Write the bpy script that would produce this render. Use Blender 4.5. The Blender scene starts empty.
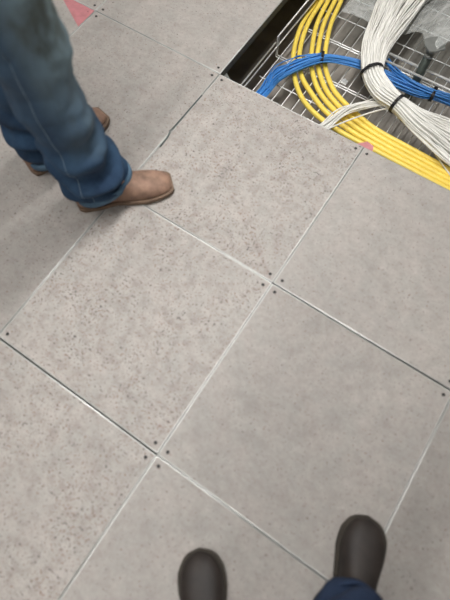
import bpy, bmesh, math, random
import numpy as np
from mathutils import Vector, Matrix, noise
random.seed(7)
S = bpy.context.scene
COL = S.collection
T = 0.61                      # raised floor module

# ------------------------------------------------------------------ camera
R = Matrix(((0.83129379, -0.52226909, 0.19022523),
            (0.55547632, 0.79285758, -0.250645),
            (-0.01991738, 0.31402524, 0.94920569)))
CAM = Vector((0.1552098, -0.45679035, 1.23980734))
F = 420.0
cd = bpy.data.cameras.new('camera'); cam = bpy.data.objects.new('camera', cd); COL.objects.link(cam)
cam.matrix_world = Matrix.Translation(CAM) @ R.to_4x4()
cd.sensor_fit = 'VERTICAL'; cd.sensor_height = 36; cd.lens = F / 600 * 36; cd.clip_start = .02
cd.dof.use_dof = True; cd.dof.focus_distance = 2.05; cd.dof.aperture_fstop = 1.6
S.camera = cam

def at(x, y, z=0.0):
    d = R @ Vector(((x - 225) / F, (300 - y) / F, -1))
    return CAM + d * ((z - CAM.z) / d.z)

# ------------------------------------------------------------------ materials
def srgb(r, g, b):
    f = lambda c: (c / 255 / 12.92) if c / 255 <= .04045 else ((c / 255 + .055) / 1.055) ** 2.4
    return (f(r), f(g), f(b), 1)

class NT:
    def __init__(s, name):
        s.m = bpy.data.materials.new(name); s.m.use_nodes = True
        s.t = s.m.node_tree; s.b = s.t.nodes['Principled BSDF']
    def n(s, typ, **kw):
        nd = s.t.nodes.new(typ)
        for k, v in kw.items():
            if k.startswith('i_'):
                key = k[2:]; key = int(key) if key.isdigit() else key.replace('_', ' ')
                nd.inputs[key].default_value = v
            else: setattr(nd, k, v)
        return nd
    def l(s, a, b): s.t.links.new(a, b)
    def noise(s, vec, scale, detail=4, rough=.55):
        nd = s.n('ShaderNodeTexNoise'); nd.inputs['Scale'].default_value = scale
        nd.inputs['Detail'].default_value = detail; nd.inputs['Roughness'].default_value = rough
        s.l(vec, nd.inputs['Vector']); return nd.outputs['Fac']
    def ramp(s, fac, a, b, ca=0.0, cb=1.0):
        r = s.n('ShaderNodeMapRange'); r.clamp = True
        r.inputs[1].default_value = a; r.inputs[2].default_value = b
        r.inputs[3].default_value = ca; r.inputs[4].default_value = cb
        s.l(fac, r.inputs[0]); return r.outputs[0]
    def math(s, op, a, b):
        m = s.n('ShaderNodeMath', operation=op)
        for i, v in enumerate((a, b)):
            if isinstance(v, (int, float)): m.inputs[i].default_value = v
            else: s.l(v, m.inputs[i])
        return m.outputs[0]
    def mix(s, fac, a, b, blend='MIX'):
        m = s.n('ShaderNodeMix', data_type='RGBA', blend_type=blend)
        for i, v in ((0, fac), (6, a), (7, b)):
            if isinstance(v, (int, float, tuple)): m.inputs[i].default_value = v
            else: s.l(v, m.inputs[i])
        return m.outputs[2]
    def base(s, c): s.l(c, s.b.inputs['Base Color']) if not isinstance(c, tuple) else setattr(s.b.inputs['Base Color'], 'default_value', c)
    def bump(s, h, strength, dist=.002):
        b = s.n('ShaderNodeBump'); b.inputs['Strength'].default_value = strength; b.inputs['Distance'].default_value = dist
        s.l(h, b.inputs['Height']); s.l(b.outputs[0], s.b.inputs['Normal'])

def simple(name, col, rough=.5, metal=0.0, var=.12, scale=60, bump=0):
    m = NT(name); g = m.n('ShaderNodeNewGeometry')
    f = m.noise(g.outputs['Position'], scale)
    dark = tuple(c * (1 - var) for c in col[:3]) + (1,); lite = tuple(min(1, c * (1 + var)) for c in col[:3]) + (1,)
    m.base(m.mix(m.ramp(f, .3, .7), dark, lite))
    m.b.inputs['Roughness'].default_value = rough; m.b.inputs['Metallic'].default_value = metal
    if bump: m.bump(f, bump)
    return m.m

def concrete_panel():
    m = NT('panel_concrete'); g = m.n('ShaderNodeNewGeometry'); P = g.outputs['Position']
    oi = m.n('ShaderNodeObjectInfo'); sep = m.n('ShaderNodeSeparateColor'); m.l(oi.outputs['Color'], sep.inputs[0])
    spk, bright = sep.outputs[0], sep.outputs[1]
    big = m.noise(P, 3.2, 5, .6); mid = m.noise(P, 11, 7, .68); fine = m.noise(P, 160, 4, .7); fine2 = m.noise(P, 75, 3, .6)
    c = m.mix(m.ramp(big, .32, .68), srgb(173, 168, 162), srgb(189, 183, 176))
    c = m.mix(m.ramp(mid, .4, .75, 0, .5), c, srgb(182, 170, 164))
    c = m.mix(m.ramp(mid, .56, .30, 0, .5), c, srgb(160, 157, 152))
    c = m.mix(m.ramp(fine2, .35, .72, .0, .35), c, srgb(150, 143, 138))
    cl = m.noise(P, 24, 7, .72); cl2 = m.noise(P, 7.5, 6, .65)
    c = m.mix(m.math('MULTIPLY', m.ramp(cl, .47, .68), m.math('ADD', m.math('MULTIPLY', spk, .45), .25)), c, srgb(140, 131, 124))
    c = m.mix(m.ramp(cl2, .52, .72, 0, .38), c, srgb(146, 140, 134))
    c = m.mix(m.ramp(cl, .42, .28, 0, .4), c, srgb(204, 199, 193))
    patch = m.ramp(m.noise(P, 6.5, 4, .7), .38, .64)
    lv = m.math('MULTIPLY', spk, m.math('ADD', m.math('MULTIPLY', patch, .75), .25))
    # pits and rust brown specks, stronger on the worn panels
    n1 = m.noise(P, 135, 3, .65)
    d1 = m.ramp(m.math('ADD', n1, m.math('MULTIPLY', lv, .085)), .635, .685)
    rust = m.ramp(m.noise(P, 30, 2, .5), .42, .58)
    c = m.mix(m.math('MULTIPLY', d1, .95), c, m.mix(rust, srgb(84, 78, 76), srgb(132, 104, 90)))
    n2 = m.noise(P, 62, 5, .75)
    d2 = m.ramp(m.math('ADD', n2, m.math('MULTIPLY', lv, .07)), .65, .70)
    c = m.mix(m.math('MULTIPLY', d2, .62), c, srgb(112, 100, 92))
    v2 = m.n('ShaderNodeTexVoronoi', feature='F1'); v2.inputs['Scale'].default_value = 52; m.l(P, v2.inputs['Vector'])
    v2s = m.n('ShaderNodeSeparateColor'); m.l(v2.outputs['Color'], v2s.inputs[0])
    d3 = m.math('LESS_THAN', v2.outputs['Distance'], m.math('MULTIPLY', v2s.outputs[1], .20))
    f2 = m.math('MULTIPLY', m.math('MULTIPLY', d3, m.math('GREATER_THAN', v2s.outputs[0], .88)), m.math('MULTIPLY', m.math('ADD', spk, .25), .55))
    c = m.mix(f2, c, srgb(78, 72, 70))
    smear = m.ramp(m.noise(P, 20, 5, .7), .54, .70, 0, .4)
    c = m.mix(m.math('MULTIPLY', smear, m.math('ADD', spk, .15)), c, srgb(146, 132, 123))
    # scuffed pale marks
    sc = m.n('ShaderNodeMapping'); sc.inputs['Scale'].default_value = (3, 22, 1); sc.inputs['Rotation'].default_value = (0, 0, .6)
    m.l(P, sc.inputs['Vector'])
    c = m.mix(m.ramp(m.noise(sc.outputs[0], 3, 4, .6), .6, .75, 0, .25), c, srgb(200, 196, 190))
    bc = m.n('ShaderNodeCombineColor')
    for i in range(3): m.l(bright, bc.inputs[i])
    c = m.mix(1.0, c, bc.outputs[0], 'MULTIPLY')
    m.base(c); m.b.inputs['Roughness'].default_value = .62
    m.l(m.ramp(fine2, .3, .7, .5, .72), m.b.inputs['Roughness'])
    m.bump(fine, .25, .001)
    return m.m

M = {}
M['concrete'] = concrete_panel()
M['trim'] = simple('panel_edge_trim', srgb(190, 190, 186), .30, .42, .10, 30)
M['pan'] = simple('panel_steel_pan', srgb(74, 76, 74), .6, .4)
M['screw'] = simple('screw_black', srgb(44, 42, 42), .5, .3)
M['slab'] = simple('subfloor_concrete', srgb(150, 144, 136), .85, 0, .25, 9, .3)
M['gasket'] = simple('gasket_rubber', srgb(70, 82, 80), .7)
M['pink'] = simple('pink_tape', srgb(196, 128, 132), .55, 0, .12, 40)
M['zinc'] = simple('zinc_wire', srgb(228, 228, 225), .32, .5, .1, 40)
M['steel'] = simple('galvanised_steel', srgb(168, 170, 166), .42, .8, .18, 25)
M['pedestal'] = simple('pedestal_steel', srgb(96, 104, 98), .5, .6, .2, 40)
M['yellow'] = simple('yellow_jacket', srgb(253, 222, 98), .42, 0, .05, 30)
M['blue'] = simple('blue_jacket', srgb(66, 136, 208), .4, 0, .12, 60)
M['white'] = simple('white_jacket', srgb(240, 238, 231), .45, 0, .06, 50)
M['tie'] = simple('black_tie', srgb(24, 24, 27), .5)
M['wall'] = simple('wall_paint', srgb(150, 149, 146), .8, 0, .03, 4)
M['tanboot'] = simple('tan_leather', srgb(146, 116, 98), .66, 0, .36, 26, .3)
M['tansole'] = simple('tan_sole', srgb(120, 98, 80), .7, 0, .2, 40)
M['brown'] = simple('brown_leather', srgb(44, 37, 33), .62, 0, .34, 26, .3)
M['brownsole'] = simple('brown_sole', srgb(58, 52, 44), .8, 0, .2, 40)
M['darksole'] = simple('heel_leather', srgb(74, 48, 40), .6, 0, .2, 40)
M['thread'] = simple('seam_thread', srgb(120, 142, 158), .8)
M['skin'] = simple('skin', srgb(196, 150, 124), .55, 0, .06, 20)
M['hair'] = simple('hair', srgb(58, 42, 32), .6, 0, .3, 120)
M['shirt'] = simple('grey_cotton', srgb(78, 84, 88), .85, 0, .1, 200)
M['shirt2'] = simple('navy_cotton', srgb(46, 54, 74), .85, 0, .1, 200)
M['belt'] = simple('belt_leather', srgb(60, 40, 28), .5)

def denim(name, c1, c2, fade, worn):
    m = NT(name); g = m.n('ShaderNodeNewGeometry'); P = g.outputs['Position']
    a = m.noise(P, 12, 5, .6); w = m.noise(P, 420, 2, .5)
    c = m.mix(m.ramp(a, .3, .7), c1, c2)
    c = m.mix(m.ramp(w, .35, .65, 0, .3), c, tuple(x * .6 for x in c1[:3]) + (1,))
    if worn:   # faded thighs and knees with grime marks
        sp = m.n('ShaderNodeSeparateXYZ'); m.l(P, sp.inputs[0])
        hgt = m.ramp(m.math('ADD', sp.outputs[2], m.math('MULTIPLY', m.noise(P, 7, 3, .5), .30)), .42, .80)
        front = m.ramp(m.math('ADD', m.math('MULTIPLY', sp.outputs[0], .78), m.math('MULTIPLY', sp.outputs[1], .62)), -.545, -.44)
        fd = m.math('MULTIPLY', hgt, m.math('ADD', m.math('MULTIPLY', front, .9), .12))
        c = m.mix(fd, c, fade)
        st = m.n('ShaderNodeMapping'); st.inputs['Scale'].default_value = (1, 1, .45); m.l(P, st.inputs['Vector'])
        s = m.math('MULTIPLY', m.ramp(m.noise(st.outputs[0], 13, 4, .6), .46, .60), m.math('MULTIPLY', hgt, m.ramp(front, .12, .5)))
        c = m.mix(m.math('MULTIPLY', s, .72), c, srgb(70, 74, 66))
    m.base(c); m.b.inputs['Roughness'].default_value = .9; m.bump(w, .15, .001)
    return m.m
M['jeans'] = denim('worn_blue_denim', srgb(28, 52, 80), srgb(58, 88, 118), srgb(146, 170, 178), True)
M['hem'] = denim('hem_denim', srgb(72, 102, 128), srgb(104, 134, 156), srgb(120, 140, 150), False)
M['jeans2'] = denim('dark_denim', srgb(22, 36, 60), srgb(36, 54, 82), srgb(60, 70, 90), False)

def plastic_mat():
    m = NT('clear_plastic'); t = m.t
    m.b.inputs['Base Color'].default_value = srgb(224, 224, 220); m.b.inputs['Roughness'].default_value = .18
    g = m.n('ShaderNodeNewGeometry'); f = m.noise(g.outputs['Position'], 22, 4, .6); m.bump(f, .5, .01)
    tr = m.n('ShaderNodeBsdfTransparent'); tr.inputs[0].default_value = (.95, .97, .97, 1)
    mx = m.n('ShaderNodeMixShader'); m.l(m.ramp(f, .3, .7, .16, .5), mx.inputs[0])
    m.l(tr.outputs[0], mx.inputs[1]); m.l(m.b.outputs[0], mx.inputs[2])
    m.l(mx.outputs[0], t.nodes['Material Output'].inputs['Surface'])
    return m.m
M['plastic'] = plastic_mat()
def lamp_mat():
    m = NT('lamp_diffuser'); m.b.inputs['Emission Color'].default_value = (1, .985, .96, 1); m.b.inputs['Emission Strength'].default_value = 6
    return m.m
M['lamp'] = lamp_mat()

# ------------------------------------------------------------------ helpers
def link(name, me, mat, parent=None, smooth=True):
    o = bpy.data.objects.new(name, me); COL.objects.link(o)
    if mat is not None: me.materials.append(mat)
    if smooth:
        for p in me.polygons: p.use_smooth = True
    if parent is not None:
        o.parent = parent
        o.matrix_parent_inverse = Matrix.Translation(parent.location).inverted() if parent.type == 'EMPTY' else Matrix()
    return o
def obj(name, bm, mat, parent=None, smooth=True):
    me = bpy.data.meshes.new(name); bm.normal_update(); bm.to_mesh(me); bm.free()
    return link(name, me, mat, parent, smooth)
def tag(o, label=None, cat=None, group=None, kind=None):
    if label: o['label'] = label
    if cat: o['category'] = cat
    if group: o['group'] = group
    if kind: o['kind'] = kind
    return o
def thing(name, label, cat, loc=(0, 0, 0), group=None):
    o = bpy.data.objects.new(name, None); COL.objects.link(o); o.location = loc; o.empty_display_size = .05
    return tag(o, label, cat, group)
def add_box(bm, x0, x1, y0, y1, z0, z1, bev=0):
    r = bmesh.ops.create_cube(bm, size=1)['verts']
    for v in r:
        v.co = Vector(((x0 + x1) / 2 + v.co.x * (x1 - x0), (y0 + y1) / 2 + v.co.y * (y1 - y0), (z0 + z1) / 2 + v.co.z * (z1 - z0)))
    if bev:
        es = {e for v in r for e in v.link_edges}
        bmesh.ops.bevel(bm, geom=list(es), offset=bev, segments=2, affect='EDGES', profile=.6)
def add_cyl(bm, p0, p1, r0, r1=None, n=16, caps=True):
    r1 = r0 if r1 is None else r1
    p0, p1 = Vector(p0), Vector(p1); d = p1 - p0
    mt = Matrix.Translation((p0 + p1) / 2) @ d.to_track_quat('Z', 'Y').to_matrix().to_4x4()
    bmesh.ops.create_cone(bm, cap_ends=caps, segments=n, radius1=r0, radius2=r1, depth=d.length, matrix=mt)
def crom(pts, n):
    """Catmull-Rom through rows of numbers, n samples per span"""
    P = [np.array(p, float) for p in pts]; P = [2 * P[0] - P[1]] + P + [2 * P[-1] - P[-2]]
    out = []
    for i in range(1, len(P) - 2):
        a, b, c, d = P[i - 1:i + 3]
        for k in range(n):
            t = k / n
            out.append(.5 * (2 * b + (c - a) * t + (2 * a - 5 * b + 4 * c - d) * t * t + (3 * b - a - 3 * c + d) * t ** 3))
    out.append(P[-2]); return out
def sweep(bm, pts, r, n=8, cap=True, flat=None):
    pts = [Vector(p) for p in pts]; rings = []
    for i, p in enumerate(pts):
        t = (pts[min(i + 1, len(pts) - 1)] - pts[max(i - 1, 0)])
        if t.length < 1e-9: t = Vector((0, 0, 1))
        t.normalize()
        s = t.cross(Vector((0, 0, 1)))
        if s.length < 1e-3: s = Vector((1, 0, 0))
        s.normalize(); u = s.cross(t)
        rr = r[i] if isinstance(r, (list, tuple)) else r
        ru = rr if flat is None else flat
        rings.append([bm.verts.new(p + s * rr * math.cos(a) + u * ru * math.sin(a)) for a in [2 * math.pi * k / n for k in range(n)]])
    for a, b in zip(rings, rings[1:]):
        for k in range(n): bm.faces.new((a[k], a[(k + 1) % n], b[(k + 1) % n], b[k]))
    if cap: bm.faces.new(rings[0][::-1]); bm.faces.new(rings[-1])
def add_ball(bm, c, r, seg=14, scale=None, rot=None):
    mt = Matrix.Translation(Vector(c))
    if rot is not None: mt = mt @ rot.to_4x4()
    if scale: mt = mt @ Matrix.Diagonal(Vector((*scale, 1)))
    bmesh.ops.create_uvsphere(bm, u_segments=seg, v_segments=seg // 2 + 1, radius=r, matrix=mt)
def limb(bm, pts):
    """chain of round cones: pts = [(x, y, z, r), ...]"""
    for a, b in zip(pts, pts[1:]):
        add_cyl(bm, a[:3], b[:3], a[3], b[3], 20)
    for a in pts: add_ball(bm, a[:3], a[3], 20)
def loft(bm, rings):
    vs = [[bm.verts.new(p) for p in r] for r in rings]; n = len(vs[0])
    for a, b in zip(vs, vs[1:]):
        for k in range(n): bm.faces.new((a[k], a[(k + 1) % n], b[(k + 1) % n], b[k]))
    bm.faces.new(vs[0][::-1]); bm.faces.new(vs[-1])
def fuse(name, bm, mat, parent, voxel=.008, smooth=6, fn=None):
    """one continuous skin over overlapping volumes"""
    bmesh.ops.recalc_face_normals(bm, faces=bm.faces)
    me = bpy.data.meshes.new(name); bm.to_mesh(me); bm.free()
    t = bpy.data.objects.new('t', me); COL.objects.link(t)
    r = t.modifiers.new('r', 'REMESH'); r.mode = 'VOXEL'; r.voxel_size = voxel
    if smooth: s = t.modifiers.new('s', 'SMOOTH'); s.iterations = smooth; s.factor = .5
    bpy.context.view_layer.update()
    ev = t.evaluated_get(bpy.context.evaluated_depsgraph_get())
    out = bpy.data.meshes.new_from_object(ev); out.name = name; out.materials.clear()
    bpy.data.objects.remove(t); bpy.data.meshes.remove(me)
    if fn:
        nrm = [v.normal.copy() for v in out.vertices]
        for v, nn in zip(out.vertices, nrm): v.co = v.co + nn * fn(v.co, nn)
    return link(name, out, mat, parent)

# ------------------------------------------------------------------ raised floor panels
OPEN = {(-1, -2), (0, -2), (-1, -3), (0, -3)}
TH = .032
# which seams stand wider open (metres each side of the joint)
GAP = {(-1, 0): dict(y0=.0016), (-1, 1): dict(y1=.0016), (0, -1): dict(y0=.0013), (0, 0): dict(y1=.0012), (-2, 0): dict(y0=.0012)}
PANELS = {
 (-1, -1): (1.0, 1.0, 'speckled grey concrete floor panel between the tan boot toe and the cable opening'),
 (-1, 0): (1.0, 1.0, 'heavily speckled grey concrete floor panel in front of the tan boot, left of the middle joint'),
 (-1, 1): (.95, 1.0, 'speckled concrete floor panel in the lower left corner of the floor'),
 (0, -1): (.18, .98, 'smooth grey concrete floor panel right of the middle joint, below the yellow cables'),
 (0, 0): (.16, .93, 'smooth grey concrete floor panel under the toe of the right-hand dark boot'),  # brightness lowered slightly, shade around the boots put into the colour
 (0, 1): (.2, .93, 'pale concrete floor panel under the left-hand dark boot at the bottom edge'),
 (1, 0): (.2, .84, 'concrete floor panel at the right edge, right of the right-hand dark boot'),  # brightness lowered to stand in for the shade at the lower right
 (-2, -1): (.45, .96, 'grey concrete floor panel behind the tan boots with a dark strip in its joint'),
 (-2, 0): (.45, .97, 'concrete floor panel at the left edge under the jeans wearer'),
 (-2, -2): (.3, .98, 'smooth concrete floor panel at the top edge, left of the cable opening'),
 (-3, -1): (.3, .98, 'concrete floor panel with pink tape on its corner, behind the jeans'),
 (-3, -2): (.3, .98, 'concrete floor panel at the top edge, above the pink taped corner'),
}
screw_me = None
def panel_mesh(bm, x0, x1, y0, y1, e):
    add_box(bm, x0 + e, x1 - e, y0 + e, y1 - e, -TH, 0)
def make_panel(ij, spk, bright, label):
    global screw_me
    i, j = ij; g = dict(x0=.0003, x1=.0003, y0=.0003, y1=.0003); g.update(GAP.get(ij, {}))
    x0, x1 = i * T + g['x0'], (i + 1) * T - g['x1']; y1, y0 = -j * T - g['y1'], -(j + 1) * T + g['y0']
    t = thing('floor_panel', label, 'floor panel', ((x0 + x1) / 2, (y0 + y1) / 2, -TH), 'lift-out panels of the raised floor')
    w = .0042
    bm = bmesh.new(); add_box(bm, x0 + w, x1 - w, y0 + w, y1 - w, -TH + .003, 0)
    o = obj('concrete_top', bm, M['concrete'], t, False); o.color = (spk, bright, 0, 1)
    bm = bmesh.new()                                   # rolled steel edge, rounded over the top
    prof = [(0, -.0035), (0, -.0022), (.0006, -.0004), (.0016, .0005), (.0036, .0004), (w, -.0003), (w, -.0035)]
    n = len(prof); cor = [(x0, y0, 1, 1), (x1, y0, -1, 1), (x1, y1, -1, -1), (x0, y1, 1, -1)]
    vs = [[bm.verts.new((cx + sx * a, cy + sy * a, b)) for a, b in prof] for cx, cy, sx, sy in cor]
    for k in range(4):
        for q in range(n - 1): bm.faces.new((vs[k][q], vs[(k + 1) % 4][q], vs[(k + 1) % 4][q + 1], vs[k][q + 1]))
    obj('edge_trim', bm, M['trim'], t, True)
    bm = bmesh.new()
    for q in ((x0 + .0003, x0 + w, y0 + .0003, y1 - .0003), (x1 - w, x1 - .0003, y0 + .0003, y1 - .0003), (x0 + w, x1 - w, y0 + .0003, y0 + w), (x0 + w, x1 - w, y1 - w, y1 - .0003)):
        add_box(bm, *q, -TH, -.0036)
    obj('steel_pan', bm, M['pan'], t, False)
    if screw_me is None:
        bm = bmesh.new(); add_cyl(bm, (0, 0, -.006), (0, 0, .0006), .0052, .0052, 18)
        for a in (0, math.pi / 2):
            c, s = math.cos(a) * .0028, math.sin(a) * .0028
            add_cyl(bm, (-c, -s, .0007), (c, s, .0007), .0007, .0007, 6)
        screw_me = bpy.data.meshes.new('screw'); bm.to_mesh(screw_me); bm.free(); screw_me.materials.append(M['screw'])
    for sx, sy in ((0, 0), (1, 0), (1, 1), (0, 1)):
        s = bpy.data.objects.new('screw', screw_me); COL.objects.link(s); s.parent = t
        px = x0 + .0215 if sx == 0 else x1 - .0215; py = y0 + .0215 if sy == 0 else y1 - .0215
        s.location = Vector((px, py, 0)) - t.location
    return t
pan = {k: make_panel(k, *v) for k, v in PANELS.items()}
# pink tape on the corner of the panel behind the jeans
H = Vector((-2 * T, T, 0))
bm = bmesh.new()
tri = [H + Vector((-.003, -.003, .0009)), H + Vector((-.19, -.003, .0009)), H + Vector((-.003, -.105, .0009))]
vs = [bm.verts.new(p) for p in tri] + [bm.verts.new(p - Vector((0, 0, .0008))) for p in tri]
bm.faces.new(vs[:3]); bm.faces.new(vs[3:][::-1])
for k in range(3): bm.faces.new((vs[k], vs[3 + k], vs[3 + (k + 1) % 3], vs[(k + 1) % 3]))
tag(obj('corner_tape', bm, M['pink'], pan[(-3, -1)], False), 'pink tape triangle on the panel corner')

# rest of the raised floor around the photographed panels
LIM = 6; bm = bmesh.new()
for i in range(-LIM, LIM):
    for j in range(-LIM, LIM):
        if (i, j) in PANELS or (i, j) in OPEN: continue
        add_box(bm, i * T + .001, (i + 1) * T - .001, -(j + 1) * T + .001, -j * T - .001, -TH, 0, .0012)
fl = tag(obj('floor', bm, M['concrete'], None, False), kind='structure'); fl.color = (.3, 1, 0, 1)
W = LIM * T; ZS = -.37
bm = bmesh.new(); add_box(bm, -W, W, -W, W, ZS - .1, ZS)
tag(obj('floor', bm, M['slab'], None, False), kind='structure')
for nm, b in (('left', (-W - .1, -W, -W, W)), ('right', (W, W + .1, -W, W)), ('back', (-W - .1, W + .1, W, W + .1)), ('front', (-W - .1, W + .1, -W - .1, -W))):
    bm = bmesh.new(); add_box(bm, *b, ZS - .1, 3.1)
    tag(obj('wall_' + nm, bm, M['wall'], None, False), kind='structure')
bm = bmesh.new(); add_box(bm, -W - .1, W + .1, -W - .1, W + .1, 3.1, 3.2)
tag(obj('ceiling', bm, M['wall'], None, False), kind='structure')

# ceiling lamps (outside the frame, they light the room)
LP = [(-.38, .55, 'running above the middle floor joint', 96, .16, 3.2), (-2.7, .4, 'running left of the view', 16, .16, 2.8), (.5, -1.45, 'running behind the person taking the photo', 21, .16, 1.5)]
for x, y, wh, en, lw, ll_ in LP:
    t = thing('ceiling_light', 'white linear ceiling light strip ' + wh, 'ceiling light', (x, y, 3.1), 'ceiling light strips')
    bm = bmesh.new()
    a_, b_ = lw / 2, ll_ / 2
    for b in ((-a_ - .02, a_ + .02, -b_ - .02, -b_), (-a_ - .02, a_ + .02, b_, b_ + .02), (-a_ - .02, -a_, -b_, b_), (a_, a_ + .02, -b_, b_)):
        add_box(bm, x + b[0], x + b[1], y + b[2], y + b[3], 3.04, 3.1)
    obj('frame', bm, M['wall'], t, False)
    bm = bmesh.new(); add_box(bm, x - a_, x + a_, y - b_, y + b_, 3.07, 3.09); obj('diffuser', bm, M['lamp'], t, False)
    ld = bpy.data.lights.new('lamp', 'AREA'); ld.shape = 'RECTANGLE'; ld.size = lw; ld.size_y = ll_; ld.energy = en; ld.color = (1, .99, .975)
    lo = bpy.data.objects.new('ceiling_lamp', ld); COL.objects.link(lo); lo.location = (x, y, 3.06)

# ------------------------------------------------------------------ joint details
bm = bmesh.new()
g = [at(202, 95, .001), at(181, 119, .001), at(172, 129, .001), at(169, 131.5, .001), at(170, 132, .001), at(167, 138, .001), at(160, 147, .001)]
sweep(bm, g, .0027, 6, True, .0014)
tag(obj('joint_strip', bm, M['gasket']), 'thin dark grey rubber strip sticking out of the floor joint above the boot toe', 'rubber strip')

# ------------------------------------------------------------------ pedestals
def pedestal(i, j, label, sticker=False):
    x, y = i * T, -j * T; t = thing('floor_pedestal', label, 'pedestal', (x, y, ZS), 'adjustable pedestals under the raised floor')
    bm = bmesh.new(); h = -TH - .001
    q = .046
    vs = [(q, 0), (.027, .027), (0, q), (-.027, .027), (-q, 0), (-.027, -.027), (0, -q), (.027, -.027)]
    lo_ = [bm.verts.new((x + a, y + b, h - .006)) for a, b in vs]; hi = [bm.verts.new((x + a, y + b, h)) for a, b in vs]
    bm.faces.new(lo_[::-1]); bm.faces.new(hi)
    for k in range(8): bm.faces.new((lo_[k], lo_[(k + 1) % 8], hi[(k + 1) % 8], hi[k]))
    obj('head', bm, M['steel'], t, False)
    bm = bmesh.new(); add_cyl(bm, (x, y, h - .055), (x, y, h - .006), .013, .009, 14); add_cyl(bm, (x, y, h - .055), (x, y, h - .045), .021, .021, 6)
    obj('threaded_rod', bm, M['steel'], t)
    bm = bmesh.new(); add_cyl(bm, (x, y, ZS + .004), (x, y, h - .055), .0185, .0185, 20); obj('column', bm, M['pedestal'], t)
    bm = bmesh.new(); add_box(bm, x - .05, x + .05, y - .05, y + .05, ZS, ZS + .005); obj('base_plate', bm, M['steel'], t, False)
    if sticker:
        bm = bmesh.new()
        p = [(-.034, .002), (.034, .002), (.026, .030), (-.002, .036)]
        a = [bm.verts.new((x + u, y + v, h + .0222)) for u, v in p]; b = [bm.verts.new((x + u, y + v, h + .0202)) for u, v in p]
        bm.faces.new(a); bm.faces.new(b[::-1])
        for k in range(4): bm.faces.new((a[k], b[k], b[(k + 1) % 4], a[(k + 1) % 4]))
        for u, v in ((-.004, .01), (.012, .01)): add_cyl(bm, (x + u, y + v, h), (x + u, y + v, h + .021), .004, .004, 10)
        tag(obj('marker_tab', bm, M['pink'], t, False), 'pink marker tab')
pedestal(-1, -1, 'steel floor pedestal under the left corner of the cable opening')
pedestal(0, -1, 'steel floor pedestal with a pink tab at the edge of the yellow cables', True)
pedestal(0, -2, 'bare dark steel floor pedestal standing in the opening beside the plastic sheet')

# ------------------------------------------------------------------ wire basket tray
ZT = -.245
tr = thing('cable_tray', 'zinc wire basket cable tray under the open floor, carrying the cables', 'cable tray', (-.1, 1.1, ZT))
X0, X1 = -.605, .92
for k, x in enumerate(np.arange(X0 + .02, X1, .05)):
    bm = bmesh.new(); add_cyl(bm, (x, .45, ZT), (x, 2.25, ZT), .0022, n=8); obj('long_wire', bm, M['zinc'], tr)
for y in (.50, .60, .63, .765, .91, 1.048, 1.060, 1.262, 1.275, 1.42, 1.56, 1.70, 1.84, 1.98, 2.12, 2.25):
    bm = bmesh.new()
    sweep(bm, ([(X0, y, -.15), (X0, y, -.19)] if y in (.50, 1.048, 1.060, 1.70) else []) + [(X0, y, ZT - .003), (X0 + .01, y, ZT - .005), (X1 - .01, y, ZT - .005), (X1, y, ZT - .003), (X1, y, -.15)], .0026, 8)
    obj('cross_wire', bm, M['zinc'], tr)
for pts in ([(X0, 1.045, -.15), (X0, 2.25, -.15)], [(X0, .45, -.168), (X0, 1.035, -.168)], [(X1, .45, -.15), (X1, 2.25, -.15)], [(X0, .45, -.2), (X0, 2.25, -.2)]):
    bm = bmesh.new(); add_cyl(bm, *pts, .0032, n=10); obj('side_rail', bm, M['zinc'], tr)
p = at(344.5, 81, ZT + .004)
bm = bmesh.new(); add_box(bm, p.x - .013, p.x + .013, p.y - .013, p.y + .013, ZT - .004, ZT + .001, .001); add_cyl(bm, (p.x, p.y, ZT), (p.x, p.y, ZT + .009), .008, n=6)
add_cyl(bm, (p.x, p.y, ZT), (p.x, p.y, ZT + .014), .004, n=12)
obj('splice_clamp', bm, M['zinc'], tr, False)
# strut rail bridging the tray
ra = thing('support_rail', 'bright slotted steel rail crossing the tray above the blue cables', 'rail', (.2, 1.2, -.17))
for y, rr in ((1.222, .0055), (1.178, .0045)):
    bm = bmesh.new(); add_cyl(bm, (-.16, y, -.15), (.66, y, -.15), rr, n=12); obj('rod', bm, M['zinc'], ra)
for x in (-.155, .25, .655):
    bm = bmesh.new(); add_box(bm, x - .008, x + .008, 1.168, 1.232, -.162, -.155, .001); obj('cross_bar', bm, M['steel'], ra, False)

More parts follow.
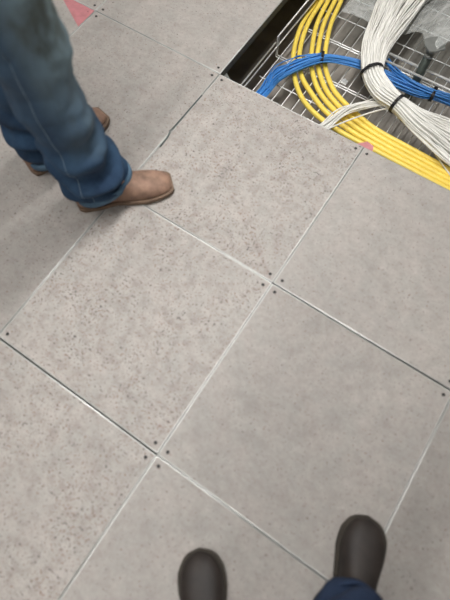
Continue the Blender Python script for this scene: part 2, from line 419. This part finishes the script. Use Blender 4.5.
# ------------------------------------------------------------------ cables
def px_path(rows, n=8):
    """rows: (px, py, z, *extras) -> smooth list of (Vector, extras)"""
    w = [tuple(at(r[0], r[1], r[2])) + tuple(r[3:]) for r in rows]
    return crom(w, n)
yl = [
 [(400, -135, -.235), (362, -75, -.235), (330, -22, -.235), (317, 0, -.235), (302, 24, -.235), (294, 50, -.235), (294, 74, -.235), (302, 98, -.235), (320, 118, -.235), (346, 135, -.235), (380, 153, -.235), (420, 174.5, -.235), (466, 199, -.235), (520, 227, -.235), (590, 264, -.235)],
 [(406, -135, -.235), (368, -75, -.235), (336, -22, -.235), (322.5, 0, -.235), (308, 24, -.235), (300, 50, -.235), (301, 74, -.235), (310.5, 92, -.235), (326, 112, -.235), (350, 130.5, -.235), (380, 147.7, -.235), (420, 169.3, -.235), (466, 194, -.235), (520, 222, -.235), (590, 259, -.235)],
 [(410, -135, -.235), (372, -75, -.235), (340, -22, -.235), (328.5, 0, -.235), (317, 24, -.235), (311.8, 50, -.235), (312, 70, -.235), (318.5, 90, -.235), (332, 108, -.235), (353.5, 126, -.235), (380, 142.5, -.235), (420, 164.2, -.235), (466, 189, -.235), (520, 217, -.235), (590, 254, -.235)],
 [(415, -135, -.235), (377, -75, -.235), (345, -22, -.235), (335.2, 0, -.235), (323.8, 24, -.235), (318, 50, -.235), (318, 66, -.235), (325, 88, -.235), (338, 105.5, -.235), (357, 121.5, -.235), (380, 137.2, -.235), (420, 159, -.235), (466, 184, -.235), (520, 212, -.235), (590, 249, -.235)],
 [(420, -135, -.235), (382, -75, -.235), (350, -22, -.235), (341.5, 0, -.235), (331, 24, -.235), (325.5, 50, -.235), (325, 66, -.235), (332.5, 88, -.235), (345, 103.5, -.235), (361, 118, -.235), (380, 132, -.235), (420, 153.8, -.235), (466, 179, -.235), (520, 207, -.235), (590, 244, -.235)]]
YL = ['yellow cable on the outer left of the row of five', 'second yellow cable from the outer left of the row of five', 'middle yellow cable of the row of five',
      'second yellow cable from the inner right of the row of five', 'yellow cable on the inner right of the row of five']
for rows, lb in zip(yl, YL):
    bm = bmesh.new(); sweep(bm, [q[:3] for q in px_path(rows, 7)], .0108, 12)
    tag(obj('yellow_cable', bm, M['yellow']), lb, 'cable', group='thick yellow cables')

def bundle(name, rows, count, rad, mat, label, group, wander=.12, seed=1, n=7):
    """rows: px, py, z, half width, half height"""
    rnd = random.Random(seed); path = px_path(rows, n); C_ = [Vector(q[:3]) for q in path]
    lat = []
    for i in range(len(C_)):
        t = C_[min(i + 1, len(C_) - 1)] - C_[max(i - 1, 0)]; t.z = 0; t.normalize(); lat.append(Vector((t.y, -t.x, 0)))
    for k in range(count):
        rr = math.sqrt((k + .5) / count) * .94; th = k * 2.399963
        a0, b0 = rr * math.cos(th), rr * math.sin(th)
        f1, f2, p1, p2 = rnd.uniform(1.2, 3.2), rnd.uniform(1.2, 3.2), rnd.uniform(0, 6.28), rnd.uniform(0, 6.28)
        pts = []
        for i, c in enumerate(C_):
            s = i / len(C_)
            a = a0 + wander * math.sin(f1 * 6.28 * s + p1); b = b0 + wander * math.sin(f2 * 6.28 * s + p2)
            pts.append(c + lat[i] * a * path[i][3] + Vector((0, 0, b * path[i][4])))
        bm = bmesh.new(); sweep(bm, pts, rad, 6)
        tag(obj(name, bm, mat), label, 'cable', group)

BL = 'slim blue network cable in the bundle crossing over the yellow cables'
bundle('blue_cable', [(235, 120, -.215, .03, .01), (263, 94, -.212, .028, .010), (276, 77, -.207, .032, .012), (297, 66, -.198, .026, .014), (322, 58.5, -.195, .022, .016), (345, 61, -.20, .022, .018),
                      (368, 68, -.206, .022, .018), (392, 80, -.21, .030, .018), (418, 91, -.212, .028, .018), (435, 95, -.212, .024, .018), (462, 105, -.212, .030, .018), (520, 130, -.22, .034, .016), (590, 165, -.22, .034, .016)],
       26, .0031, M['blue'], BL, 'blue cables in the main bundle', .14, 3)
bundle('blue_cable', [(268, 90, -.20, .030, .01), (277, 74, -.198, .030, .010), (290, 63, -.193, .022, .010), (305, 57, -.19, .016, .008), (322, 54.5, -.185, .008, .006)],
       5, .0023, M['blue'], 'thin blue cable straying loose above the left end of the blue bundle', 'loose blue strands', .3, 5)
bundle('blue_cable', [(374, 40, -.19, .012, .010), (383, 55, -.19, .013, .010), (394, 70, -.19, .014, .01), (410, 81, -.186, .012, .009), (432, 91, -.186, .010, .008), (462, 102, -.185, .012, .01), (520, 127, -.18, .012, .01), (590, 162, -.18, .012, .01)],
       8, .0031, M['blue'], 'blue network cable joining the blue bundle from under the white cables', 'blue cables joining from above', .2, 8)
WL = 'white network cable in the thick bundle curving down through the opening'
bundle('white_cable', [(505, -135, -.14, .13, .030), (468, -88, -.13, .13, .030), (428, -38, -.13, .13, .030), (401, 0, -.13, .105, .030), (387, 24, -.13, .078, .030), (376, 47, -.128, .060, .032), (373, 72, -.125, .046, .034), (382, 90, -.135, .046, .034),
                       (398, 104.5, -.150, .036, .034), (418, 121, -.170, .058, .030), (440, 134, -.185, .088, .026), (468, 150, -.19, .120, .022), (520, 180, -.2, .13, .022), (590, 222, -.205, .13, .022)],
       135, .0031, M['white'], WL, 'white cables in the thick bundle', .08, 11, 6)
bundle('white_cable', [(303, 144, -.205, .02, .008), (325, 125.5, -.2, .022, .010), (345, 111, -.193, .022, .012), (366, 104, -.183, .020, .012), (386, 101.5, -.165, .018, .012), (402, 106, -.150, .016, .012), (420, 119, -.165, .02, .010)],
       14, .0031, M['white'], 'white network cable branching left over the yellow cables', 'white cables branching over the yellow ones', .2, 17)
for rows, lb in (([(318, 133, -.2), (352, 119, -.19), (380, 110, -.175), (400, 107, -.15)], 'single white cable bowing below the white branch over the yellow cables'),
                 ([(403, 116, -.19), (420, 131, -.2), (434, 152, -.215), (452, 177, -.225), (480, 205, -.228), (530, 240, -.215)], 'single white cable hanging lowest beside the yellow cables'),
                 ([(406, 118, -.185), (425, 137, -.2), (441, 155, -.21), (460, 168, -.22), (500, 195, -.222), (560, 232, -.21)], 'single white cable just above the lowest white cable')):
    bm = bmesh.new(); sweep(bm, [q[:3] for q in px_path(rows, 8)], .0032, 8)
    tag(obj('white_cable', bm, M['white']), lb, 'cable', 'stray white cables')

def cable_tie(px, py, z, ang_px, hw, hh, label, width=.0068):
    """hoop around a bundle; ang_px = second pixel giving the bundle direction"""
    c = at(px, py, z); d = at(ang_px[0], ang_px[1], z) - c; d.z = 0; d.normalize(); s = Vector((d.y, -d.x, 0)); up = Vector((0, 0, 1))
    t = thing('cable_tie', label, 'cable tie', c, 'black cable ties')
    bm = bmesh.new(); N = 36; rs = []
    for k in range(N):
        a = 2 * math.pi * k / N; ca, sa = math.cos(a), math.sin(a)
        o = c + s * ca * hw + up * sa * hh; q = (s * ca + up * sa).normalized()
        rs.append([bm.verts.new(o + d * u + q * v) for u, v in ((-width, 0), (width, 0), (width, .0022), (-width, .0022))])
    for k in range(N):
        for m_ in range(4): bm.faces.new((rs[k][m_], rs[k][(m_ + 1) % 4], rs[(k + 1) % N][(m_ + 1) % 4], rs[(k + 1) % N][m_]))
    bmesh.ops.recalc_face_normals(bm, faces=bm.faces)
    obj('strap', bm, M['tie'], t, False)
    bm = bmesh.new(); o = c + s * .5 * hw + up * hh * .9; add_box(bm, o.x - .005, o.x + .005, o.y - .005, o.y + .005, o.z - .002, o.z + .006, .001)
    obj('lock', bm, M['tie'], t, False)
cable_tie(322, 57.5, -.195, (345, 60), .026, .021, 'black cable tie around the blue bundle above the yellow cables')
cable_tie(433, 94, -.208, (450, 100), .030, .026, 'black cable tie around the blue bundle near the right edge')
cable_tie(372, 72, -.126, (381, 92), .048, .038, 'black cable tie around the white bundle at its bend')
cable_tie(397, 104, -.150, (412, 116), .038, .037, 'black cable tie around the white bundle where the cables fan out')

# clear plastic sheet draped over the tray behind
N1, N2 = 46, 34; bm = bmesh.new(); gv = []
for a in range(N1):
    row = []
    for b in range(N2):
        u, v = a / (N1 - 1), b / (N2 - 1)
        x = -.47 + .85 * u; y0 = 1.40 - .004 * math.sin(u * 9) - (.22 * math.exp(-((x - .0) / .075) ** 2)); y = y0 + v * (2.0 - y0)
        z = -.205 + .018 * noise.noise(Vector((x * 6, y * 6, 1))) + .008 * noise.noise(Vector((x * 23, y * 23, 4))) + .19 * math.exp(-((x - .03) ** 2 + (max(0, 1.24 - y) + max(0, y - 1.5)) ** 2) / .02)
        row.append(bm.verts.new((x, y, z)))
    gv.append(row)
for a in range(N1 - 1):
    for b in range(N2 - 1): bm.faces.new((gv[a][b], gv[a + 1][b], gv[a + 1][b + 1], gv[a][b + 1]))
sh = obj('plastic_sheet', bm, M['plastic']); md = sh.modifiers.new('solid', 'SOLIDIFY'); md.thickness = .0008
tag(sh, 'crumpled clear plastic sheet lying on the tray behind the white cables', 'plastic sheet')

# ------------------------------------------------------------------ people
def boot(t, toe, heel, square, upper, sole, top, hw=.052, heelmat=None):
    """toe, heel: floor points; returns direction"""
    toe, heel = Vector(toe), Vector(heel); d = toe - heel; L = d.length; d.normalize(); s = Vector((d.y, -d.x, 0)); up = Vector((0, 0, 1))
    def W_(q):    # half width along the sole, q = 0 heel .. 1 toe
        k = [(0, .0), (.015, .45), (.06, .62), (.2, .68), (.4, .66), (.58, .86), (.72, 1.0), (.84, .96 if not square else .93), (.93, .80 if square else .74), (.975, .66 if square else .46), (1, .50 if square else .0)]
        for (a, x), (b, y) in zip(k, k[1:]):
            if q <= b: return hw * (x + (y - x) * ((q - a) / (b - a)))
        return 0
    def Hh(q):
        k = [(0, .075), (.1, .10), (.3, .13), (.45, .115), (.6, .088), (.75, .068), (.88, .056), (.96, .043), (1, .028)]
        for (a, x), (b, y) in zip(k, k[1:]):
            if q <= b: return x + (y - x) * ((q - a) / (b - a))
    zb = .018; bm = bmesh.new(); rings = []
    for q in [.008, .03, .07, .13, .2, .3, .4, .5, .6, .7, .78, .85, .9, .94, .97, .988, .998]:
        w, h = max(W_(q), .006), Hh(q); c = heel + d * (q * L); r = []
        for k in range(24):
            a = 2 * math.pi * k / 24; ca, sa = math.cos(a), math.sin(a)
            x = math.copysign(abs(ca) ** .75, ca) * w * .97; z = zb + max(0, (sa + .35) / 1.35) ** (.9) * (h - zb) if sa > -.35 else zb
            r.append(c + s * x + up * z)
        rings.append(r)
    loft(bm, rings)
    an = heel + d * (.25 * L)
    limb(bm, [(*(an + up * .08)[:], .044), (*(an + d * -.005 + up * .17)[:], .046), (*(an + d * -.01 + up * top)[:], .052)])
    o = fuse('boot', bm, upper, t, .005, 4)
    bm = bmesh.new(); qs = [0, .006, .015, .03, .06, .12, .2, .3, .4, .5, .6, .7, .78, .85, .9, .94, .97, .985, .995, 1]
    left = [heel + d * (q * L * 1.012) + s * (W_(q) * 1.07 + .0015) for q in qs]; right = [heel + d * (q * L * 1.012) - s * (W_(q) * 1.07 + .0015) for q in qs][::-1]
    ol = left + right
    v0 = [bm.verts.new(p + up * .010) for p in ol]; v1 = [bm.verts.new(p + up * .022) for p in ol]
    bm.faces.new(v0); bm.faces.new(v1[::-1]); n = len(ol)
    for k in range(n): bm.faces.new((v0[k], v0[(k + 1) % n], v1[(k + 1) % n], v1[k]))
    # forefoot tread and heel block
    for a, b in ((0, 7), (9, 19)):
        pl = [heel + d * (q * L) + s * W_(q) for q in qs[a:b + 1]] + [heel + d * (q * L) - s * W_(q) for q in qs[a:b + 1]][::-1]
        w0 = [bm.verts.new(p + up * .0005) for p in pl]; w1 = [bm.verts.new(p + up * .0105) for p in pl]; n = len(pl)
        bm.faces.new(w0); bm.faces.new(w1[::-1])
        for k in range(n): bm.faces.new((w0[k], w0[(k + 1) % n], w1[(k + 1) % n], w1[k]))
    bmesh.ops.recalc_face_normals(bm, faces=bm.faces)
    obj('sole', bm, sole, o, False)
    return d, s

def wrinkle(knees, amp=.008):
    def f(co, n):
        z = co.z
        w = amp * 1.5 * noise.noise(Vector((co.x * 9, co.y * 9, z * 15)))
        low = max(0, min(1, (.42 - z) / .3))
        w += low * .018 * math.sin(z * 62 + 5 * noise.noise(Vector((co.x * 8, co.y * 8, z * 4))) + co.x * 16)
        w += .003 * noise.noise(co * 42)
        return w * max(0, min(1, (z - .055) / .05))
    return f

def hem(t, c, d, s, a, b, tilt, zc, mat):
    """stitched hem band: ellipse of half sizes a (along foot) and b, front higher by tilt"""
    bm = bmesh.new(); N = 40; rs = []
    for k in range(N):
        an = 2 * math.pi * k / N; ca, sa = math.cos(an), math.sin(an)
        wob = 1 + .03 * math.sin(3 * an + 1)
        p = c + d * ca * a * wob + s * sa * b * wob; z = zc + tilt * ca
        q = (d * ca * b + s * sa * a).normalized()
        rs.append([bm.verts.new(p + q * u + Vector((0, 0, z + v))) for u, v in ((-.003, -.014), (.004, -.014), (.0055, 0), (.003, .014), (-.003, .014))])
    for k in range(N):
        for m_ in range(5): bm.faces.new((rs[k][m_], rs[k][(m_ + 1) % 5], rs[(k + 1) % N][(m_ + 1) % 5], rs[(k + 1) % N][m_]))
    bmesh.ops.recalc_face_normals(bm, faces=bm.faces)
    return obj('trouser_hem', bm, mat, t)

def person(label, center, fwd, legs, jeans, hemmat, shirt, boots, hip_z=.92, lean=0):
    """legs: two dicts with toe, heel, cen rings [(x, y, z, rx, ry)], right leg first"""
    t = thing('person', label, 'person', (center[0], center[1], 0))
    f = Vector((*fwd, 0)).normalized(); s = Vector((f.y, -f.x, 0)); up = Vector((0, 0, 1)); C0 = Vector((*center, 0))
    P = lambda a, b, z: C0 + s * a + f * (b + lean * max(0, z - hip_z)) + up * z
    # boots
    for lg in legs:
        d, sd = boot(t, lg['toe'], lg['heel'], boots['square'], boots['upper'], boots['sole'], .24, boots['hw'])
        lg['d'], lg['s'] = d, sd
    # jeans
    bm = bmesh.new()
    for lg in legs:
        rings = []
        rows = crom([tuple(r) for r in lg['rings']], 5)
        for x, y, z, ra, rb in [tuple(q) for q in rows]:
            r = []
            for k in range(28):
                an = 2 * math.pi * k / 28
                tl = lg['tilt'] * math.cos(an) * max(0, 1 - (z - rows[0][2]) / .12)
                r.append(Vector((x, y, z + tl)) + lg['d'] * math.cos(an) * ra + lg['s'] * math.sin(an) * rb)
            rings.append(r)
        loft(bm, rings)
    for b_, r_, z_ in ((0, .115, hip_z), (-.01, .110, hip_z + .07)):
        add_ball(bm, P(0, b_, z_), 1, 28, (.175, .125, .12), Matrix((s, f, up)).transposed())
    bmesh.ops.create_cone(bm, cap_ends=True, segments=28, radius1=1, radius2=.95, depth=.16, matrix=Matrix.Translation(P(0, 0, hip_z + .07)) @ Matrix((s, f, up)).transposed().to_4x4() @ Matrix.Diagonal(Vector((.165, .115, 1, 1))))
    j = fuse('jeans', bm, jeans, t, .007, 3, wrinkle(None))
    for lg in legs:
        x, y, z, ra, rb = lg['rings'][0]
        hem(j, Vector((x, y, 0)), lg['d'], lg['s'], ra + .007, rb + .007, lg['tilt'], z + .012, hemmat)
    bm = bmesh.new()
    sweep(bm, [P(math.cos(a) * .166, math.sin(a) * .118, hip_z + .135) for a in [2 * math.pi * k / 40 for k in range(41)]], .004, 8, False, .018)
    obj('belt', bm, M['belt'], t)
    # body (torso, neck, head, arms, hands)
    bm = bmesh.new(); Z = hip_z
    RM = Matrix((s, f, up)).transposed()
    add_ball(bm, P(0, .0, Z + .10), 1, 24, (.15, .10, .16), RM); add_ball(bm, P(0, .01, Z + .36), 1, 24, (.17, .11, .20), RM)
    limb(bm, [(*P(-.15, 0, Z + .49), .058), (*P(0, -.01, Z + .53), .07), (*P(.15, 0, Z + .49), .058)])
    limb(bm, [(*P(0, 0, Z + .52), .062), (*P(0, .015, Z + .64), .056)])
    hc = P(0, .03, Z + .745)
    add_ball(bm, hc, 1, 28, (.076, .095, .112), RM); add_ball(bm, hc + f * .028 - up * .06, 1, 20, (.056, .062, .055), RM)
    limb(bm, [(*(hc + f * .093 + up * .012), .008), (*(hc + f * .108 - up * .018), .013)])
    for a in (-1, 1):
        add_ball(bm, hc + s * a * .078 - up * .005, 1, 12, (.009, .019, .031), RM)
        add_ball(bm, hc + s * a * .032 + f * .088 + up * .026, 1, 10, (.02, .008, .006), RM)
    add_ball(bm, hc + f * .087 - up * .048, 1, 12, (.024, .009, .006), RM); add_ball(bm, hc + f * .086 - up * .06, 1, 12, (.019, .009, .006), RM)
    arms = []
    for a in (-1, 1):
        sh_, el, wr = P(a * .185, 0, Z + .48), P(a * .235, -.05, Z + .20), P(a * .10, .20, Z + .26 + (a + 1) * .02)
        arms.append((sh_, el, wr))
        limb(bm, [(*sh_, .052), (*((sh_ + el) / 2), .045), (*el, .038), (*((el + wr) / 2 + up * .005), .036), (*wr, .026)])
        hd = (wr - el).normalized(); hs = hd.cross(up).normalized()
        pm = wr + hd * .05
        add_ball(bm, pm, 1, 16, (.043, .014, .050), Matrix((hs, hs.cross(hd), hd)).transposed())
        dn = hs.cross(hd)
        if dn.z > 0: dn = -dn
        for q in range(4):
            b0 = wr + hd * (.085 - abs(q - 1.3) * .005) + hs * (q - 1.5) * .0205; ln = [.026, .030, .028, .021][q]
            p1 = b0 + hd * ln + dn * .006; p2 = p1 + hd * ln * .62 + dn * ln * .6; p3 = p2 + hd * ln * .1 + dn * ln * .7
            limb(bm, [(*b0, .0095), (*p1, .0088), (*p2, .0082), (*p3, .0072)])
        th0 = wr + hd * .03 - hs * a * .032; th1 = th0 + hd * .035 - hs * a * .022; th2 = th1 + hd * .028 + dn * .008
        limb(bm, [(*th0, .013), (*th1, .011), (*th2, .009)])
    bd = fuse('body', bm, M['skin'], t, .006, 3)
    for a in (-1, 1):
        bm = bmesh.new(); add_ball(bm, hc + s * a * .032 + f * .089 + up * .016, .0095, 12); obj('eye', bm, M['white'], bd)
        bm = bmesh.new(); add_ball(bm, hc + s * a * .032 + f * .0955 + up * .016, .0042, 10); obj('iris', bm, M['tie'], bd)
    bm = bmesh.new()
    add_ball(bm, hc - f * .012 + up * .022, 1, 28, (.083, .098, .108), RM)
    bmesh.ops.bisect_plane(bm, geom=bm.verts[:] + bm.edges[:] + bm.faces[:], plane_co=hc + f * .05 + up * .03, plane_no=(f * .8 - up * .6), clear_outer=True)
    bmesh.ops.bisect_plane(bm, geom=bm.verts[:] + bm.edges[:] + bm.faces[:], plane_co=hc - up * .045, plane_no=-up, clear_outer=True)
    obj('hair', bm, M['hair'], t)
    bm = bmesh.new()
    add_ball(bm, P(0, .0, Z + .17), 1, 24, (.175, .125, .12), RM); add_ball(bm, P(0, .01, Z + .36), 1, 24, (.188, .128, .20), RM)
    bmesh.ops.create_cone(bm, cap_ends=True, segments=28, radius1=1, radius2=1, depth=.28, matrix=Matrix.Translation(P(0, 0, Z + .24)) @ RM.to_4x4() @ Matrix.Diagonal(Vector((.178, .124, 1, 1))))
    limb(bm, [(*P(-.15, 0, Z + .485), .072), (*P(0, -.012, Z + .515), .085), (*P(.15, 0, Z + .485), .072)])
    for sh_, el, wr in arms:
        limb(bm, [(*sh_, .065), (*((sh_ + el) / 2), .058), (*el, .052), (*((el + wr) / 2 + up * .005), .048), (*(wr * .9 + el * .1), .036)])
    fuse('shirt', bm, shirt, t, .008, 4, lambda co, n: .006 * noise.noise(co * 11))
    return t, j

E1 = dict(square=True, upper=M['tanboot'], sole=M['tansole'], hw=.054)
rl = dict(toe=(-.476, .116, 0), heel=(-.694, -.122, 0), tilt=.022, rings=[(-.650, -.028, .056, .094, .078), (-.642, -.042, .13, .096, .084), (-.640, -.050, .20, .088, .084), (-.652, -.050, .32, .086, .084), (-.662, -.045, .45, .087, .085),
                                                            (-.664, -.032, .56, .089, .087), (-.660, -.035, .70, .098, .093), (-.665, -.060, .86, .105, .098)])
ll = dict(toe=(-.853, .215, 0), heel=(-.915, -.112, 0), tilt=.015, rings=[(-.897, -.008, .050, .090, .074), (-.893, -.015, .12, .092, .078), (-.885, -.02, .22, .086, .080), (-.88, -.01, .34, .083, .080), (-.87, .005, .5, .088, .083),
                                                            (-.86, .015, .62, .092, .088), (-.845, .025, .86, .105, .098)])
p1, j1 = person('person in worn blue jeans and tan square-toed boots standing at upper left', (-.75, -.02), (.45, .89), [rl, ll], M['jeans'], M['hem'], M['shirt'], E1)
# outseam stitching down the near side of the front leg
bm = bmesh.new()
from mathutils.bvhtree import BVHTree
def drop(ob, px, py):
    bv = BVHTree.FromPolygons([v.co for v in ob.data.vertices], [tuple(p.vertices) for p in ob.data.polygons])
    d = (at(px, py, 0) - CAM).normalized(); h = bv.ray_cast(CAM, d)
    return h[0] - d * .0005 if h[0] else None
bv = BVHTree.FromPolygons([v.co for v in j1.data.vertices], [tuple(p.vertices) for p in j1.data.polygons])
side = Vector((.89, -.45, 0)); pts = []
for k in range(64):
    z = .82 - k * .0125; cx = np.interp(z, [r[2] for r in rl['rings']], [r[0] for r in rl['rings']]); cy = np.interp(z, [r[2] for r in rl['rings']], [r[1] for r in rl['rings']])
    dd = Vector((.5, -.866, 0)); h = bv.ray_cast(Vector((cx, cy, z)) + dd * .4, -dd)
    if h[0]: pts.append(h[0] + dd * .0004)
sweep(bm, pts, .0012, 6)
tag(obj('side_seam', bm, M['thread'], j1), 'pale stitched outseam')

E2 = dict(square=False, upper=M['brown'], sole=M['brownsole'], hw=.057)
rr_ = dict(toe=(.553, -.424, 0), heel=(.620, -.716, 0), tilt=.03, rings=[(.588, -.648, .07, .082, .068), (.578, -.645, .2, .080, .074), (.575, -.655, .36, .078, .076), (.572, -.665, .5, .085, .080), (.59, -.70, .66, .09, .088), (.60, -.76, .86, .105, .098)])
lf_ = dict(toe=(.230, -.732, 0), heel=(.430, -.960, 0), tilt=.03, rings=[(.372, -.925, .08, .088, .072), (.375, -.93, .2, .080, .074), (.385, -.92, .36, .078, .076), (.40, -.91, .5, .085, .080), (.42, -.90, .66, .09, .088), (.435, -.87, .86, .105, .098)])
person('person taking the photo, in dark jeans and dark brown round-toed boots at the bottom edge', (.52, -.82), (-.55, .835), [rr_, lf_], M['jeans2'], M['jeans2'], M['shirt2'], E2, lean=.34)

# ------------------------------------------------------------------ world and view
w = bpy.data.worlds.new('world'); S.world = w; w.use_nodes = True
w.node_tree.nodes['Background'].inputs[0].default_value = (.8, .82, .85, 1); w.node_tree.nodes['Background'].inputs[1].default_value = .3
S.view_settings.view_transform = 'Standard'; S.view_settings.look = 'None'; S.view_settings.gamma = 1; S.view_settings.exposure = 0.06
